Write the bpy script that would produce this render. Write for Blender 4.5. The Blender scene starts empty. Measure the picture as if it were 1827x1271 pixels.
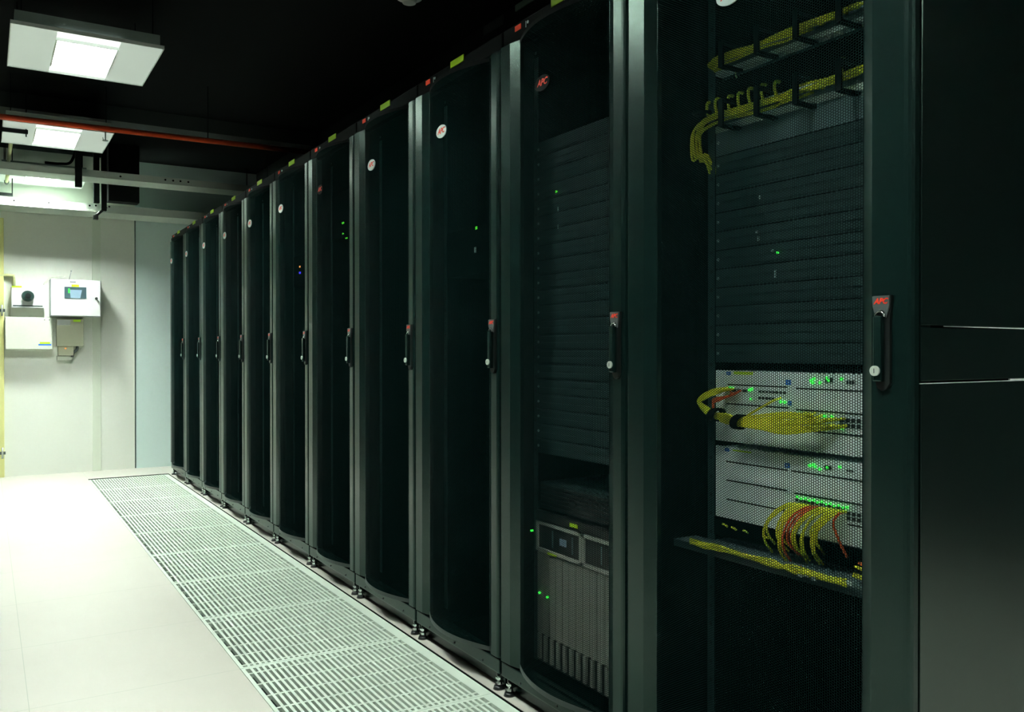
import bpy, bmesh, math, random
from mathutils import Vector, Matrix
random.seed(7)
SC = bpy.context.scene
COL = SC.collection
PI = math.pi

# ------------------------------------------------------------------ materials
def nmat(name):
    m = bpy.data.materials.new(name); m.use_nodes = True
    nt = m.node_tree; b = nt.nodes['Principled BSDF']
    return m, nt, b
def mat(name, col, rough=.5, metal=0., spec=.5, emit=None, es=0., noise=None, bump=None, tint=(1, 1, 1)):
    m, nt, b = nmat(name)
    b.inputs['Base Color'].default_value = (*col, 1)
    b.inputs['Roughness'].default_value = rough
    b.inputs['Metallic'].default_value = metal
    b.inputs['Specular IOR Level'].default_value = spec
    b.inputs['Specular Tint'].default_value = (*tint, 1)
    if emit:
        b.inputs['Emission Color'].default_value = (*emit, 1)
        b.inputs['Emission Strength'].default_value = es
    if noise:                                  # (scale, amount) gentle wear in the colour
        tc = nt.nodes.new('ShaderNodeTexCoord'); n = nt.nodes.new('ShaderNodeTexNoise')
        n.inputs['Scale'].default_value = noise[0]; n.inputs['Detail'].default_value = 5
        nt.links.new(tc.outputs['Object'], n.inputs['Vector'])
        r = nt.nodes.new('ShaderNodeMapRange')
        r.inputs['To Min'].default_value = 1-noise[1]; r.inputs['To Max'].default_value = 1+noise[1]
        nt.links.new(n.outputs['Fac'], r.inputs['Value'])
        v = nt.nodes.new('ShaderNodeVectorMath'); v.operation = 'SCALE'
        v.inputs[0].default_value = col
        nt.links.new(r.outputs['Result'], v.inputs['Scale'])
        nt.links.new(v.outputs['Vector'], b.inputs['Base Color'])
    if bump:                                   # (scale, strength) powder-coat grain
        tc = nt.nodes.new('ShaderNodeTexCoord'); n = nt.nodes.new('ShaderNodeTexNoise')
        n.inputs['Scale'].default_value = bump[0]
        bp = nt.nodes.new('ShaderNodeBump'); bp.inputs['Strength'].default_value = bump[1]
        bp.inputs['Distance'].default_value = .0005
        nt.links.new(tc.outputs['Object'], n.inputs['Vector'])
        nt.links.new(n.outputs['Fac'], bp.inputs['Height'])
        nt.links.new(bp.outputs['Normal'], b.inputs['Normal'])
    return m

def M_(nt, op, a, b=None, c=None):
    n = nt.nodes.new('ShaderNodeMath'); n.operation = op
    for i, v in enumerate((a, b, c)):
        if v is None: continue
        if isinstance(v, (int, float)): n.inputs[i].default_value = v
        else: nt.links.new(v, n.inputs[i])
    return n.outputs[0]

def perforated(name, col, pitch, r, rough=.4, a1='Y', a2='Z', spec=.5):
    """sheet metal punched with a staggered pattern of round holes"""
    m, nt, b = nmat(name)
    b.inputs['Base Color'].default_value = (*col, 1)
    b.inputs['Roughness'].default_value = rough; b.inputs['Specular IOR Level'].default_value = spec
    tc = nt.nodes.new('ShaderNodeTexCoord'); sp = nt.nodes.new('ShaderNodeSeparateXYZ')
    nt.links.new(tc.outputs['Object'], sp.inputs[0])
    s1, s2 = pitch*math.sqrt(3), pitch
    ds = []
    for off in (0., .5):
        u = M_(nt, 'MULTIPLY', M_(nt, 'SUBTRACT', M_(nt, 'FRACT', M_(nt, 'ADD', M_(nt, 'DIVIDE', sp.outputs[a1], s1), 100+off)), .5), s1)
        v = M_(nt, 'MULTIPLY', M_(nt, 'SUBTRACT', M_(nt, 'FRACT', M_(nt, 'ADD', M_(nt, 'DIVIDE', sp.outputs[a2], s2), 100+off)), .5), s2)
        ds.append(M_(nt, 'SQRT', M_(nt, 'ADD', M_(nt, 'MULTIPLY', u, u), M_(nt, 'MULTIPLY', v, v))))
    d = M_(nt, 'MINIMUM', ds[0], ds[1])
    solid = M_(nt, 'GREATER_THAN', d, r)
    nt.links.new(solid, b.inputs['Alpha'])
    return m

def floor_mat():
    m, nt, b = nmat('raised floor laminate')
    b.inputs['Roughness'].default_value = .42
    tc = nt.nodes.new('ShaderNodeTexCoord'); sp = nt.nodes.new('ShaderNodeSeparateXYZ')
    nt.links.new(tc.outputs['Object'], sp.inputs[0])
    ds = []
    for ax, off in (('X', .705), ('Y', 7.044)):
        f = M_(nt, 'FRACT', M_(nt, 'ADD', M_(nt, 'DIVIDE', M_(nt, 'SUBTRACT', sp.outputs[ax], off), .6), 100.5))
        ds.append(M_(nt, 'MULTIPLY', M_(nt, 'ABSOLUTE', M_(nt, 'SUBTRACT', f, .5)), .6))
    seam = M_(nt, 'LESS_THAN', M_(nt, 'MINIMUM', ds[0], ds[1]), .0011)
    n = nt.nodes.new('ShaderNodeTexNoise'); n.inputs['Scale'].default_value = 2.2; n.inputs['Detail'].default_value = 6
    nt.links.new(tc.outputs['Object'], n.inputs['Vector'])
    cr = nt.nodes.new('ShaderNodeValToRGB')
    cr.color_ramp.elements[0].position = .3; cr.color_ramp.elements[0].color = (.475, .46, .405, 1)
    cr.color_ramp.elements[1].position = .7; cr.color_ramp.elements[1].color = (.50, .485, .43, 1)
    nt.links.new(n.outputs['Fac'], cr.inputs['Fac'])
    mx = nt.nodes.new('ShaderNodeMixRGB'); mx.inputs[2].default_value = (.30, .34, .28, 1)
    nt.links.new(M_(nt, 'MULTIPLY', seam, .75), mx.inputs[0]); nt.links.new(cr.outputs[0], mx.inputs[1])
    nt.links.new(mx.outputs[0], b.inputs['Base Color'])
    return m

M = {}
M['floor'] = floor_mat()
M['pit'] = mat('underfloor void', (.012, .024, .018), .8)
M['grille'] = mat('cast floor grille enamel', (.55, .63, .54), .45, noise=(20, .05))
M['wall'] = mat('painted wall', (.86, .89, .80), .65, noise=(3, .03))
M['wallcool'] = mat('painted wall cool', (.74, .90, .86), .65, noise=(3, .03))
M['wallband'] = mat('painted wall joint band', (.76, .82, .69), .65)
M['seamdark'] = mat('dark wall joint', (.06, .09, .08), .7)
M['walldark'] = mat('dark painted wall', (.012, .018, .017), .8)
M['ceiling'] = mat('black painted ceiling', (.004, .005, .005), .95, spec=.05)
M['duct'] = mat('black ductwork', (.004, .005, .005), .85, spec=.1)
M['greybeam'] = mat('dark grey ceiling beam', (.028, .036, .034), .8, spec=.1)
M['rack'] = mat('black powder coat', (.0022, .0095, .0085), .27, spec=.50, tint=(.72, 1, .90))
M['sidepanel'] = mat('black side panel coat', (.0018, .007, .0062), .27, spec=1., tint=(.76, 1, .88))
M['toprail'] = mat('matt black top rail', (.001, .0015, .0015), .7, spec=.05)
M['rackin'] = mat('rack interior black', (.0008, .0015, .0014), 1., spec=.0)
M['mesh'] = perforated('perforated black door sheet', (.0010, .0075, .0070), .005, .00220, .8, spec=.03)
M['lip'] = mat('door bottom band', (.022, .030, .028), .4)
M['black'] = mat('black plastic', (.006, .008, .008), .35)
M['softblack'] = mat('black hook strap', (.004, .004, .004), .9, spec=.1)
M['cap'] = mat('grey handle cap', (.06, .075, .075), .35)
M['chrome'] = mat('polished steel', (.75, .78, .76), .18, metal=1.)
M['lock'] = mat('nickel lock face', (.62, .68, .60), .35, metal=.4)
M['disc'] = mat('silver badge', (.62, .72, .70), .3, metal=.25)
M['discdark'] = mat('black badge', (.003, .004, .004), .6, spec=.05)
M['red'] = mat('red lettering', (.75, .035, .012), .45)
M['redbright'] = mat('red name plate', (1., .06, .015), .5)
M['tape'] = mat('yellow green label tape', (.60, .92, .02), .45)
M['print'] = mat('white print', (.6, .7, .68), .5)
M['yellowprint'] = mat('faint tape print', (.9, .7, .2), .5)
M['white'] = mat('white enamel', (.86, .90, .86), .4)
M['diff'] = mat('lamp diffuser', (.9, .9, .9), .5, emit=(.90, 1., .925), es=115)
M['added_louvre'] = mat('satin louvre blades', (.38, .42, .39), .5)
M['refl'] = mat('reflector channel with glow', (.9, .95, .9), .3, emit=(.90, 1., .925), es=1.0)  # emission stands in for lamp light falling on the channel
M['plate'] = mat('lamp panel with added glow', (.85, .93, .89), .45, emit=(.86, 1, .88), es=.21)  # weak emission brightens the plate in place of bounced light
M['housing'] = mat('lamp housing steel', (.25, .31, .28), .5)
M['pipe'] = mat('red fire pipe', (.62, .07, .02), .4, noise=(30, .15))
M['conduit'] = mat('pale yellow conduit', (.70, .74, .38), .5)
M['tray'] = mat('white cable tray enamel', (.62, .70, .62), .5, noise=(8, .06))
M['boxwhite'] = mat('white cabinet enamel', (.84, .87, .86), .3)
M['boxcream'] = mat('cream cabinet enamel', (.76, .80, .68), .4)
M['boxbeige'] = mat('beige cabinet enamel', (.48, .50, .36), .45)
M['knob'] = mat('dark green black knob', (.02, .05, .045), .4)
M['lcd'] = mat('blue grey display', (.30, .42, .55), .3)
M['lcddark'] = mat('dark display surround', (.06, .11, .13), .3)
M['ledG'] = mat('green led', (0, .2, 0), .4, emit=(.05, 1, .08), es=1.3)
M['ledg'] = mat('dim green led', (0, .2, 0), .4, emit=(.12, 1, .05), es=.7)
M['ledO'] = mat('orange led', (.3, .1, 0), .4, emit=(1, .35, .08), es=1.6)
M['ledB'] = mat('blue led', (0, 0, .2), .4, emit=(.06, .05, 1), es=1.2)
M['ledR'] = mat('red led', (.3, 0, 0), .4, emit=(1, .08, .04), es=1.)
M['doorframe'] = mat('pale yellow door frame', (.74, .72, .30), .5)
M['eqgrey'] = mat('grey network chassis', (.84, .95, .94), .35, noise=(15, .08))
M['eqdark'] = mat('dark slot line', (.015, .022, .02), .5)
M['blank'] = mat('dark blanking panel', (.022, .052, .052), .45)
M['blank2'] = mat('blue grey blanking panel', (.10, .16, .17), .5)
M['patch'] = mat('patch panel steel', (.52, .62, .60), .35)
M['cabY'] = mat('yellow patch cord', (.78, .78, .03), .4)
M['cabO'] = mat('orange patch cord', (.70, .10, .02), .4)
M['blue'] = mat('blue sticker', (.02, .16, .62), .4)
M['blade'] = mat('grey blade module', (.30, .33, .28), .45, noise=(12, .15))
M['eqframe'] = mat('light grey module rim', (.46, .50, .43), .4)
M['eqwin'] = mat('dark module window', (.02, .026, .024), .3)
M['panelgreen'] = mat('dull green grey damper', (.10, .17, .13), .7)
M['slit'] = mat('painted panel gap glint', (.85, .88, .86), .35, metal=.0)  # pale colour painting the light seen along the side panel gaps
M['alu'] = mat('aluminium', (.5, .55, .53), .35, metal=.8)

# ------------------------------------------------------------------ mesh builder
class MB:
    def __init__(s): s.bm = bmesh.new(); s.mats = []
    def _mi(s, m):
        if m not in s.mats: s.mats.append(m)
        return s.mats.index(m)
    def _tag(s, faces, m, smooth=False):
        i = s._mi(m)
        for f in faces: f.material_index = i; f.smooth = smooth
    def box(s, x0, x1, y0, y1, z0, z1, m=None, bev=0., mx=None):
        r = bmesh.ops.create_cube(s.bm, size=1)
        vs = r['verts']
        for v in vs:
            v.co = Vector(((x0+x1)/2+v.co.x*(x1-x0), (y0+y1)/2+v.co.y*(y1-y0), (z0+z1)/2+v.co.z*(z1-z0)))
        fs = list({f for v in vs for f in v.link_faces})
        if m is not None: s._tag(fs, m)
        if bev > 0:
            es = list({e for v in vs for e in v.link_edges})
            rb = bmesh.ops.bevel(s.bm, geom=es, offset=bev, segments=2, affect='EDGES', profile=.6)
            if m is not None: s._tag(rb['faces'], m)
            vs = [v for v in {v for f in rb['faces'] for v in f.verts} | set(v for v in vs if v.is_valid)]
        if mx is not None: bmesh.ops.transform(s.bm, matrix=mx, verts=[v for v in vs if v.is_valid])
        return s
    def cyl(s, p0, p1, r, m, seg=16, r2=None, smooth=True):
        p0, p1 = Vector(p0), Vector(p1); d = p1-p0
        q = Vector((0, 0, 1)).rotation_difference(d.normalized()).to_matrix().to_4x4()
        mx = Matrix.Translation((p0+p1)/2) @ q
        rr = bmesh.ops.create_cone(s.bm, cap_ends=True, segments=seg, radius1=r, radius2=r if r2 is None else r2, depth=d.length, matrix=mx)
        fs = list({f for v in rr['verts'] for f in v.link_faces})
        s._tag(fs, m, False)
        for f in fs:
            if len(f.verts) == 4 and smooth: f.smooth = True
        return s
    def sphere(s, c, r, m, sc=(1, 1, 1)):
        mx = Matrix.Translation(c) @ Matrix.Diagonal((*sc, 1))
        rr = bmesh.ops.create_uvsphere(s.bm, u_segments=20, v_segments=12, radius=r, matrix=mx)
        s._tag(list({f for v in rr['verts'] for f in v.link_faces}), m, True); return s
    def poly_prism(s, pts, vec, m, smooth=False):
        """closed outline (3D points) extruded by vec"""
        vec = Vector(vec); n = len(pts)
        a = [s.bm.verts.new(Vector(p)) for p in pts]; b = [s.bm.verts.new(Vector(p)+vec) for p in pts]
        fs = [s.bm.faces.new(a), s.bm.faces.new(b[::-1])]
        side = [s.bm.faces.new((a[(i+1) % n], a[i], b[i], b[(i+1) % n])) for i in range(n)]
        s._tag(fs, m); s._tag(side, m, smooth); return s
    def tube(s, pts, r, m, seg=8, sub=6):
        pts = [Vector(p) for p in pts]
        if sub > 1 and len(pts) > 2:
            q = []
            P = [pts[0]*2-pts[1]] + pts + [pts[-1]*2-pts[-2]]
            for i in range(1, len(P)-2):
                for k in range(sub):
                    t = k/sub; a, b, c, d = P[i-1:i+3]
                    q.append(.5*((2*b)+(c-a)*t+(2*a-5*b+4*c-d)*t*t+(3*b-a-3*c+d)*t**3))
            q.append(pts[-1]); pts = q
        rings = []; up = Vector((0, 0, 1)); n = None
        for i, p in enumerate(pts):
            t = (pts[min(i+1, len(pts)-1)]-pts[max(i-1, 0)]).normalized()
            if n is None:
                n = t.orthogonal().normalized()
            n = (n - t*n.dot(t)).normalized(); bb = t.cross(n)
            rings.append([s.bm.verts.new(p+(n*math.cos(a)+bb*math.sin(a))*r) for a in [2*PI*k/seg for k in range(seg)]])
        fs = []
        for a, b in zip(rings, rings[1:]):
            for k in range(seg): fs.append(s.bm.faces.new((a[k], a[(k+1) % seg], b[(k+1) % seg], b[k])))
        s._tag(fs, m, True)
        s._tag([s.bm.faces.new(rings[0][::-1]), s.bm.faces.new(rings[-1])], m)
        return s
    def build(s, name, parent=None, m=None, loc=None):
        bmesh.ops.recalc_face_normals(s.bm, faces=s.bm.faces)
        me = bpy.data.meshes.new(name); s.bm.to_mesh(me); s.bm.free()
        for k in (s.mats or [m]): me.materials.append(k)
        o = bpy.data.objects.new(name, me); COL.objects.link(o)
        if parent is not None: o.parent = parent
        if loc: o.location = loc
        return o

def tag(o, label=None, cat=None, group=None, kind=None):
    if label: o['label'] = label
    if cat: o['category'] = cat
    if group: o['group'] = group
    if kind: o['kind'] = kind
    return o
def empty(name, loc, label, cat, group=None):
    o = bpy.data.objects.new(name, None); COL.objects.link(o); o.location = loc
    o.empty_display_size = .1
    return tag(o, label, cat, group)
KIDS = {}
def copy_tree(o, parent=None):
    c = o.copy(); COL.objects.link(c)
    if parent is not None: c.parent = parent
    for ch in [k for k in list(bpy.data.objects) if k.parent == o]: copy_tree(ch, c)
    return c

_text_cache = {}
def text_mesh(body, size, m, shear=.25, bold=.0, extrude=.0002, spacing=1.):
    key = (body, size, m.name, shear, bold)
    if key in _text_cache: return _text_cache[key]
    cu = bpy.data.curves.new('lettering', 'FONT'); cu.body = body; cu.size = size
    cu.shear = shear; cu.offset = bold; cu.extrude = extrude; cu.align_x = 'CENTER'; cu.align_y = 'CENTER'
    cu.space_character = spacing; cu.resolution_u = 3
    o = bpy.data.objects.new('lettering_source', cu); COL.objects.link(o)
    bpy.context.view_layer.update()
    dg = bpy.context.evaluated_depsgraph_get()
    me = bpy.data.meshes.new_from_object(o.evaluated_get(dg)); me.name = 'lettering'
    bpy.data.objects.remove(o); me.materials.clear(); me.materials.append(m)
    _text_cache[key] = me
    return me
FACE_AISLE = Matrix(((0, 0, -1, 0), (-1, 0, 0, 0), (0, 1, 0, 0), (0, 0, 0, 1)))   # reads from the aisle, normal -X
FACE_BACK = Matrix(((1, 0, 0, 0), (0, 0, -1, 0), (0, 1, 0, 0), (0, 0, 0, 1)))     # on the back wall, normal -Y
def lettering(body, size, m, loc, parent, face=FACE_AISLE, name='lettering', **k):
    me = text_mesh(body, size, m, **k)
    o = bpy.data.objects.new(name, me); COL.objects.link(o); o.parent = parent
    o.matrix_local = Matrix.Translation(loc) @ face
    return o

# ------------------------------------------------------------------ camera
F, YAW, PITCH, H = 1533.5, .5499, -.0064, 1.038
cam = bpy.data.cameras.new('camera'); co = bpy.data.objects.new('camera', cam); COL.objects.link(co)
cam.sensor_width = 36; cam.sensor_fit = 'HORIZONTAL'; cam.lens = 36*F/1827
cam.clip_start = .02
co.location = (0, 0, H); co.rotation_euler = (PI/2+PITCH, 0, -YAW)
SC.camera = co

# measured points of real surfaces: where the sight line of a pixel meets a known plane
_f = Vector((math.sin(YAW)*math.cos(PITCH), math.cos(YAW)*math.cos(PITCH), math.sin(PITCH)))
_r = Vector((math.cos(YAW), -math.sin(YAW), 0)); _u = _r.cross(_f)
def at(x, y, ax, val):
    r = _f+_r*((x-913.5)/F)-_u*((y-635.5)/F); o = Vector((0, 0, H)); i = 'XYZ'.index(ax)
    return o+r*((val-o[i])/r[i])

# ================================================================== SETTING
W_Y = 8.18; CZ = 2.70
XL, XR, Y0 = -3.4, 4.3, -2.6
HX0, HX1, HY0, HY1 = .704, 1.3165, 1.04, 7.695
b = MB()
def slab(x0, x1, y0, y1): b.box(x0, x1, y0, y1, -.035, 0, M['floor'])
slab(XL, HX0, Y0, W_Y); slab(HX1, XR, Y0, W_Y); slab(HX0, HX1, Y0, HY0); slab(HX0, HX1, HY1, W_Y)
b.box(HX1-.0015, HX1, HY0, HY1, -.034, -.0012, M['softblack']); b.box(HX0, HX1, HY1-.0015, HY1, -.034, -.0012, M['softblack'])   # black strips painting the gap's shade onto the slab edges
b.box(HX0-.3, HX1+.3, HY0-.3, HY1+.2, -.42, -.40, M['pit'])
b.box(HX0-.3, HX0-.28, HY0-.3, HY1+.2, -.40, -.035, M['pit']); b.box(HX1+.28, HX1+.3, HY0-.3, HY1+.2, -.40, -.035, M['pit'])
b.box(HX0-.3, HX1+.3, HY1+.18, HY1+.2, -.40, -.035, M['pit']); b.box(HX0-.3, HX1+.3, HY0-.3, HY0-.28, -.40, -.035, M['pit'])
tag(b.build('floor'), kind='structure')
b = MB(); b.box(XL, 1.127, W_Y, W_Y+.1, 0, CZ, M['wall']); b.box(1.127, XR, W_Y, W_Y+.1, 0, CZ, M['wallcool'])
tag(b.build('wall_back'), kind='structure')
tag(MB().box(XL-.1, XL, Y0, W_Y, 0, CZ, M['walldark']).build('wall_left'), kind='structure')
tag(MB().box(XR, XR+.1, Y0, W_Y, 0, CZ, M['walldark']).build('wall_right'), kind='structure')
tag(MB().box(XL, XR, Y0-.1, Y0, 0, CZ, M['walldark']).build('wall_front'), kind='structure')
tag(MB().box(XL-.1, XR+.1, Y0-.1, W_Y+.1, CZ, CZ+.1, M['ceiling']).build('ceiling'), kind='structure')
tag(MB().box(.785, .852, W_Y-.006, W_Y, 0, 2.2, M['wallband'], .002).build('trim_1'), kind='structure')
tag(MB().box(1.121, 1.131, W_Y-.004, W_Y, .002, 2.2, M['seamdark']).build('trim_2'), kind='structure')
tag(MB().box(XL, 2.17, 6.40, 6.68, 2.60, CZ, M['greybeam']).build('trim_3'), kind='structure')
# door opening in the back wall, only its right jamb reaches into view
d = MB().box(.045, .132, W_Y-.03, W_Y, 0, 2.12, M['doorframe'], .004)
d.box(-.95, -.87, W_Y-.03, W_Y, 0, 2.12, M['doorframe'], .004).box(-.87, .045, W_Y-.03, W_Y, 2.04, 2.12, M['doorframe'], .004)
d.box(-.87, .045, W_Y-.02, W_Y, .01, 2.04, M['wall'], .002)
dj = tag(d.build('door_1'), kind='structure')
for z in (1.365, .20):
    MB().cyl((.118, W_Y-.036, z-.045), (.118, W_Y-.036, z+.045), .007, M['alu']).box(.10, .14, W_Y-.034, W_Y-.03, z-.012, z+.012, M['cap']).build('hinge', dj)

# ================================================================== FLOOR GRILLES
def grille_mb():
    b = MB(); w, l = .600, .598; t = .03
    x0, x1 = .012, .562
    b.box(0, x0, 0, l, -t, 0, M['grille']); b.box(x1, w, 0, l, -t, 0, M['grille'])
    b.box(x0, x1, 0, .010, -t, 0, M['grille']); b.box(x0, x1, l-.012, l, -t, 0, M['grille'])
    n = 29; p = (x1-x0)/n
    for i in range(1, n):
        c = x0+p*i
        b.box(c-.0044, c+.0044, .010, l-.012, -.014, 0, M['grille'])
    ys = [.030]
    for k in range(5): ys.append(.030+.103*(k+1))
    for y in ys: b.box(x0, x1, y-.0045, y+.0045, -.014, -.001, M['grille'])
    return b
g0 = grille_mb().build('floor_grille')
names = ['at the far end of the strip, by the back wall', 'second from the far end of the strip', 'third from the far end of the strip',
         'fourth from the far end of the strip', 'fifth from the far end, halfway along the strip', 'sixth from the far end of the strip',
         'fourth from the bottom edge of the photo', 'third from the bottom edge of the photo', 'second from the bottom edge of the photo',
         'nearest one, cut by the bottom edge of the photo']
for i in range(10):
    o = g0 if i == 0 else g0.copy()
    if i: COL.objects.link(o)
    o.location = (.706, 7.045-.6*i, 0)
    tag(o, 'pale slotted floor grille, '+names[i], 'floor grille', 'slotted floor grilles beside the racks')

# ================================================================== RACKS
RX = 1.323        # front plane of the door edge strips
HT = 2.002
ZB = .020
def door_profile(W, wr, wl, bulge):
    """(y, outward offset) from the near edge to the far edge of the curved sheet"""
    pts = []
    y0, y1 = wr, W-wl
    for k in range(25):
        t = k/24; y = y0+(y1-y0)*t
        pts.append((y, -.010+(bulge+.020)*(1-(2*t-1)**2)))
    return pts
def make_rack(W, wr, wl, bulge, name, wide=False, facetl=.032, facetr=.028):
    root = empty(name, (RX, 0, 0), 'x', 'server rack', 'black server racks in a row')
    D = 1.09
    # frame: posts, top, bottom, back and side sheets
    b = MB(); R = M['rack']
    for y0, y1 in ((.004, .03), (W-.03, W-.004)):
        b.box(.024, .06, y0, y1, ZB, HT-.05, M['rack'], .003); b.box(D-.04, D, y0, y1, ZB, HT, M['rackin'])
    b.box(.022, D, .004, W-.004, HT-.012, HT, R, .003)
    b.box(.012, .045, .004, W-.004, HT-.052, HT-.002, M['toprail'], .004)                 # top front rail
    b.box(.004, .030, .004, W-.004, .054, .098, R, .004)
    b.box(.037, .06, .010, W-.010, .004, .090, R, .002)                          # base front rail
    b.box(.05, D, .004, W-.004, ZB, ZB+.012, M['rackin'])
    b.box(D-.004, D, .03, W-.03, ZB+.012, HT-.012, M['rackin'])
    b.build('frame', root)
    # side sheets
    if wide:
        s = MB(); x0, x1 = .026, D
        s.box(x0, x1, .0, .004, 1.081, HT-.01, M['sidepanel'], .0012); s.build('side_panel', root)
        s = MB().box(x0, x1, .0, .004, .986, 1.077, M['sidepanel'], .0012); s.build('side_panel', root)
        s = MB().box(x0, x1, .0, .004, ZB, .981, M['sidepanel'], .0012); s.build('side_panel', root)
        zt = 1.079
        s = MB(); s.poly_prism([(.09, -.0006, zt+.0006), (.345, -.0006, zt-.001), (D, -.0006, zt-.0065), (D, -.0006, zt+.0005), (.345, -.0006, zt+.0015), (.09, -.0006, zt+.0011)], (0, .001, 0), M['slit'])
        s.build('panel_glint', root)  # tapered strip drawn as the glint along the upper gap
        s = MB(); s.box(.026, D, .001, .0035, .9812, .9824, M['slit']); s.box(.30, D, .0005, .0035, .9828, .9852, M['slit'])
        s.build('panel_glint', root)
        s = MB().box(x0, D, W-.007, W-.004, ZB, HT-.01, M['rackin']); s.build('side_panel', root)
        MB().box(.0255, D, .0045, .0075, ZB, HT-.01, M['rackin']).build('side_panel', root)
    else:
        MB().box(.05, D, .004, .007, ZB, HT-.012, M['rackin']).build('side_panel', root)
        MB().box(.05, D, W-.007, W-.004, ZB, HT-.012, M['rackin']).build('side_panel', root)
    # mounting rails
    xr = .160 if wide else .10
    c = W/2
    for sg in (-1, 1):
        b = MB(); ya, yb = sorted((c+sg*.2415, c+sg*.262))
        b.box(xr, xr+.003, ya, yb, .10, HT-.08, M['blank'])
        yc, yd = sorted((c+sg*.262, c+sg*.265)); b.box(xr, xr+.05, yc, yd, .10, HT-.08, M['rackin'])
        for k in range(0, 42):
            z = .115+k*.04445
            b.box(xr-.0004, xr, (ya+yb)/2-.004, (ya+yb)/2+.004, z-.004, z+.004, M['black'])
        b.build('mounting_rail', root)
    # door: side strips with rounded edges + top and bottom bars
    z0, z1 = .104, HT-.058
    e = .004
    b = MB()
    zz = Vector((0, 0, z1-z0))
    # near strip (handle side), outline in x/y: rounded outer corner, facet to sheet
    def strip(pts): b.poly_prism([(x, y, z0) for x, y in pts], zz, M['rack'])
    strip([(.022, .002), (.010, .002), (.004, .0045), (.001, .009), (0, .016), (0, wr-facetr), (.0105, wr), (.0105, wr+.002), (.022, wr+.002)])
    yl = W-wl
    strip([(.022, W-.002), (.010, W-.002), (.003, W-.0045), (.0, W-.009), (-.002, W-.014), (.0, yl+facetl), (.0105, yl), (.0105, yl-.002), (.022, yl-.002)])
    b.box(.011, .022, wr, yl, z0, z0+.006, M['rack']); b.box(.011, .022, wr, yl, z1-.02, z1, M['rack'])
    dr = b.build('door', root)
    prof = door_profile(W, wr, wl, bulge)
    def sheet(za, zb, m, thick=0., nm='x', par=None, skins=1):
        bm = MB()
        outs = [(-(o), y) for y, o in prof]
        if thick:
            ins = [(-(o)+thick, y) for y, o in prof]
            pts = outs+ins[::-1]
            bm.poly_prism([(x, y, za) for x, y in pts], (0, 0, zb-za), m, False)
        else:
            for k in range(skins):
                lo = [bm.bm.verts.new((x+.0011*k, y, za)) for x, y in outs]; hi = [bm.bm.verts.new((x+.0011*k, y, zb)) for x, y in outs]
                fs = [bm.bm.faces.new((lo[i], lo[i+1], hi[i+1], hi[i])) for i in range(len(lo)-1)]
                bm._tag(fs, m, True)
        return bm.build(nm, par)
    sheet(z0+.014, z1-.012, M['mesh'], 0, 'perforated_sheet', dr, 2)
    sheet(z0, z0+.014, M['lip'], .0015, 'bottom_band', dr)
    sheet(z1-.012, z1, M['toprail'], .0015, 'top_band', dr)
    # closing cap below and above the bow
    b = MB(); pts = [(-(o)+.0008, y) for y, o in prof[1:-1]] + [(.0105, prof[-2][0]), (.0105, prof[1][0])]
    b.poly_prism([(x, y, z0+.001) for x, y in pts], (0, 0, .001), M['rack']); b.build('bottom_cap', dr)
    b = MB(); b.poly_prism([(x, y, z1-.003) for x, y in pts], (0, 0, .001), M['toprail']); b.build('top_cap', dr)
    # badge
    bo = .010+bulge
    bz = 1.758
    for_badge = (-(bo+.001), W/2)
    b = MB()
    n = 32; out = [(for_badge[0]-.0, for_badge[1]+.036*math.cos(2*PI*k/n), bz+.021*math.sin(2*PI*k/n)) for k in range(n)]
    b.poly_prism(out, (-.003, 0, 0), M['disc'])
    bd = b.build('badge', root)
    lettering('APC', .0245, M['red'], (for_badge[0]-.0034, for_badge[1], bz+.001), bd, bold=.0006, shear=.3)
    # handle
    yh = .052 if wide else .030
    b = MB(); w = .0175
    out = []
    for k in range(9):
        a = PI+PI*k/8; out.append((0, yh+.011*math.cos(a), .977+.009*math.sin(a)))
    out = [(-.0005, yh+y, z) for y, z in [(-.0175, 1.133), (.0175, 1.133), (.0165, 1.112), (.012, 1.095), (.012, .982), (.009, .973), (0, .968), (-.009, .973), (-.015, .982), (-.015, 1.095), (-.0165, 1.112)]]
    b.poly_prism(out, (-.006, 0, 0), M['black'])
    hd = b.build('handle', root)
    out = [(-.0068, yh+y, z) for y, z in [(-.0168, 1.132), (.0168, 1.132), (.0158, 1.114), (.0125, 1.103)] + [(.0105*math.cos(a), 1.094+.014*math.sin(a)) for a in [PI*k/8 for k in range(0, 9)]] + [(-.0125, 1.103), (-.0158, 1.114)]]
    MB().poly_prism(out, (-.0035, 0, 0), M['cap']).build('handle_cap', hd)
    lettering('APC', .0135, M['red'], (-.0108, yh, 1.1225), hd, bold=.0006, shear=.3)
    MB().box(-.0185, -.0055, yh-.0055, yh+.0105, .984, 1.098, M['rack'], .003).build('lever', hd)
    b = MB(); b.tube([(-.012, yh+.009*math.cos(a)+.001, 1.096+.009*math.sin(a)) for a in [PI*k/8 for k in range(9)]], .0016, M['chrome'], 6, 1)
    b.build('lever_hook', hd)
    b = MB(); b.cyl((-.018, yh+.004, 1.003), (-.0225, yh+.004, 1.003), .0088, M['lock'], 24); b.box(-.0231, -.0224, yh+.0033, yh+.0047, .999, 1.007, M['cap'])
    b.build('lock', hd)
    # name tapes and plates on the top rail
    b = MB(); b.box(.0088, .0118, W/2-.056, W/2+.036, HT-.019, HT+.003, M['tape'], .0008)
    nt_ = b.build('label_tape', root)
    rp = MB().box(.0095, .0118, W-.105, W-.072, HT-.026, HT-.010, M['redbright'], .001).build('name_plate', root)
    b = MB()
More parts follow.
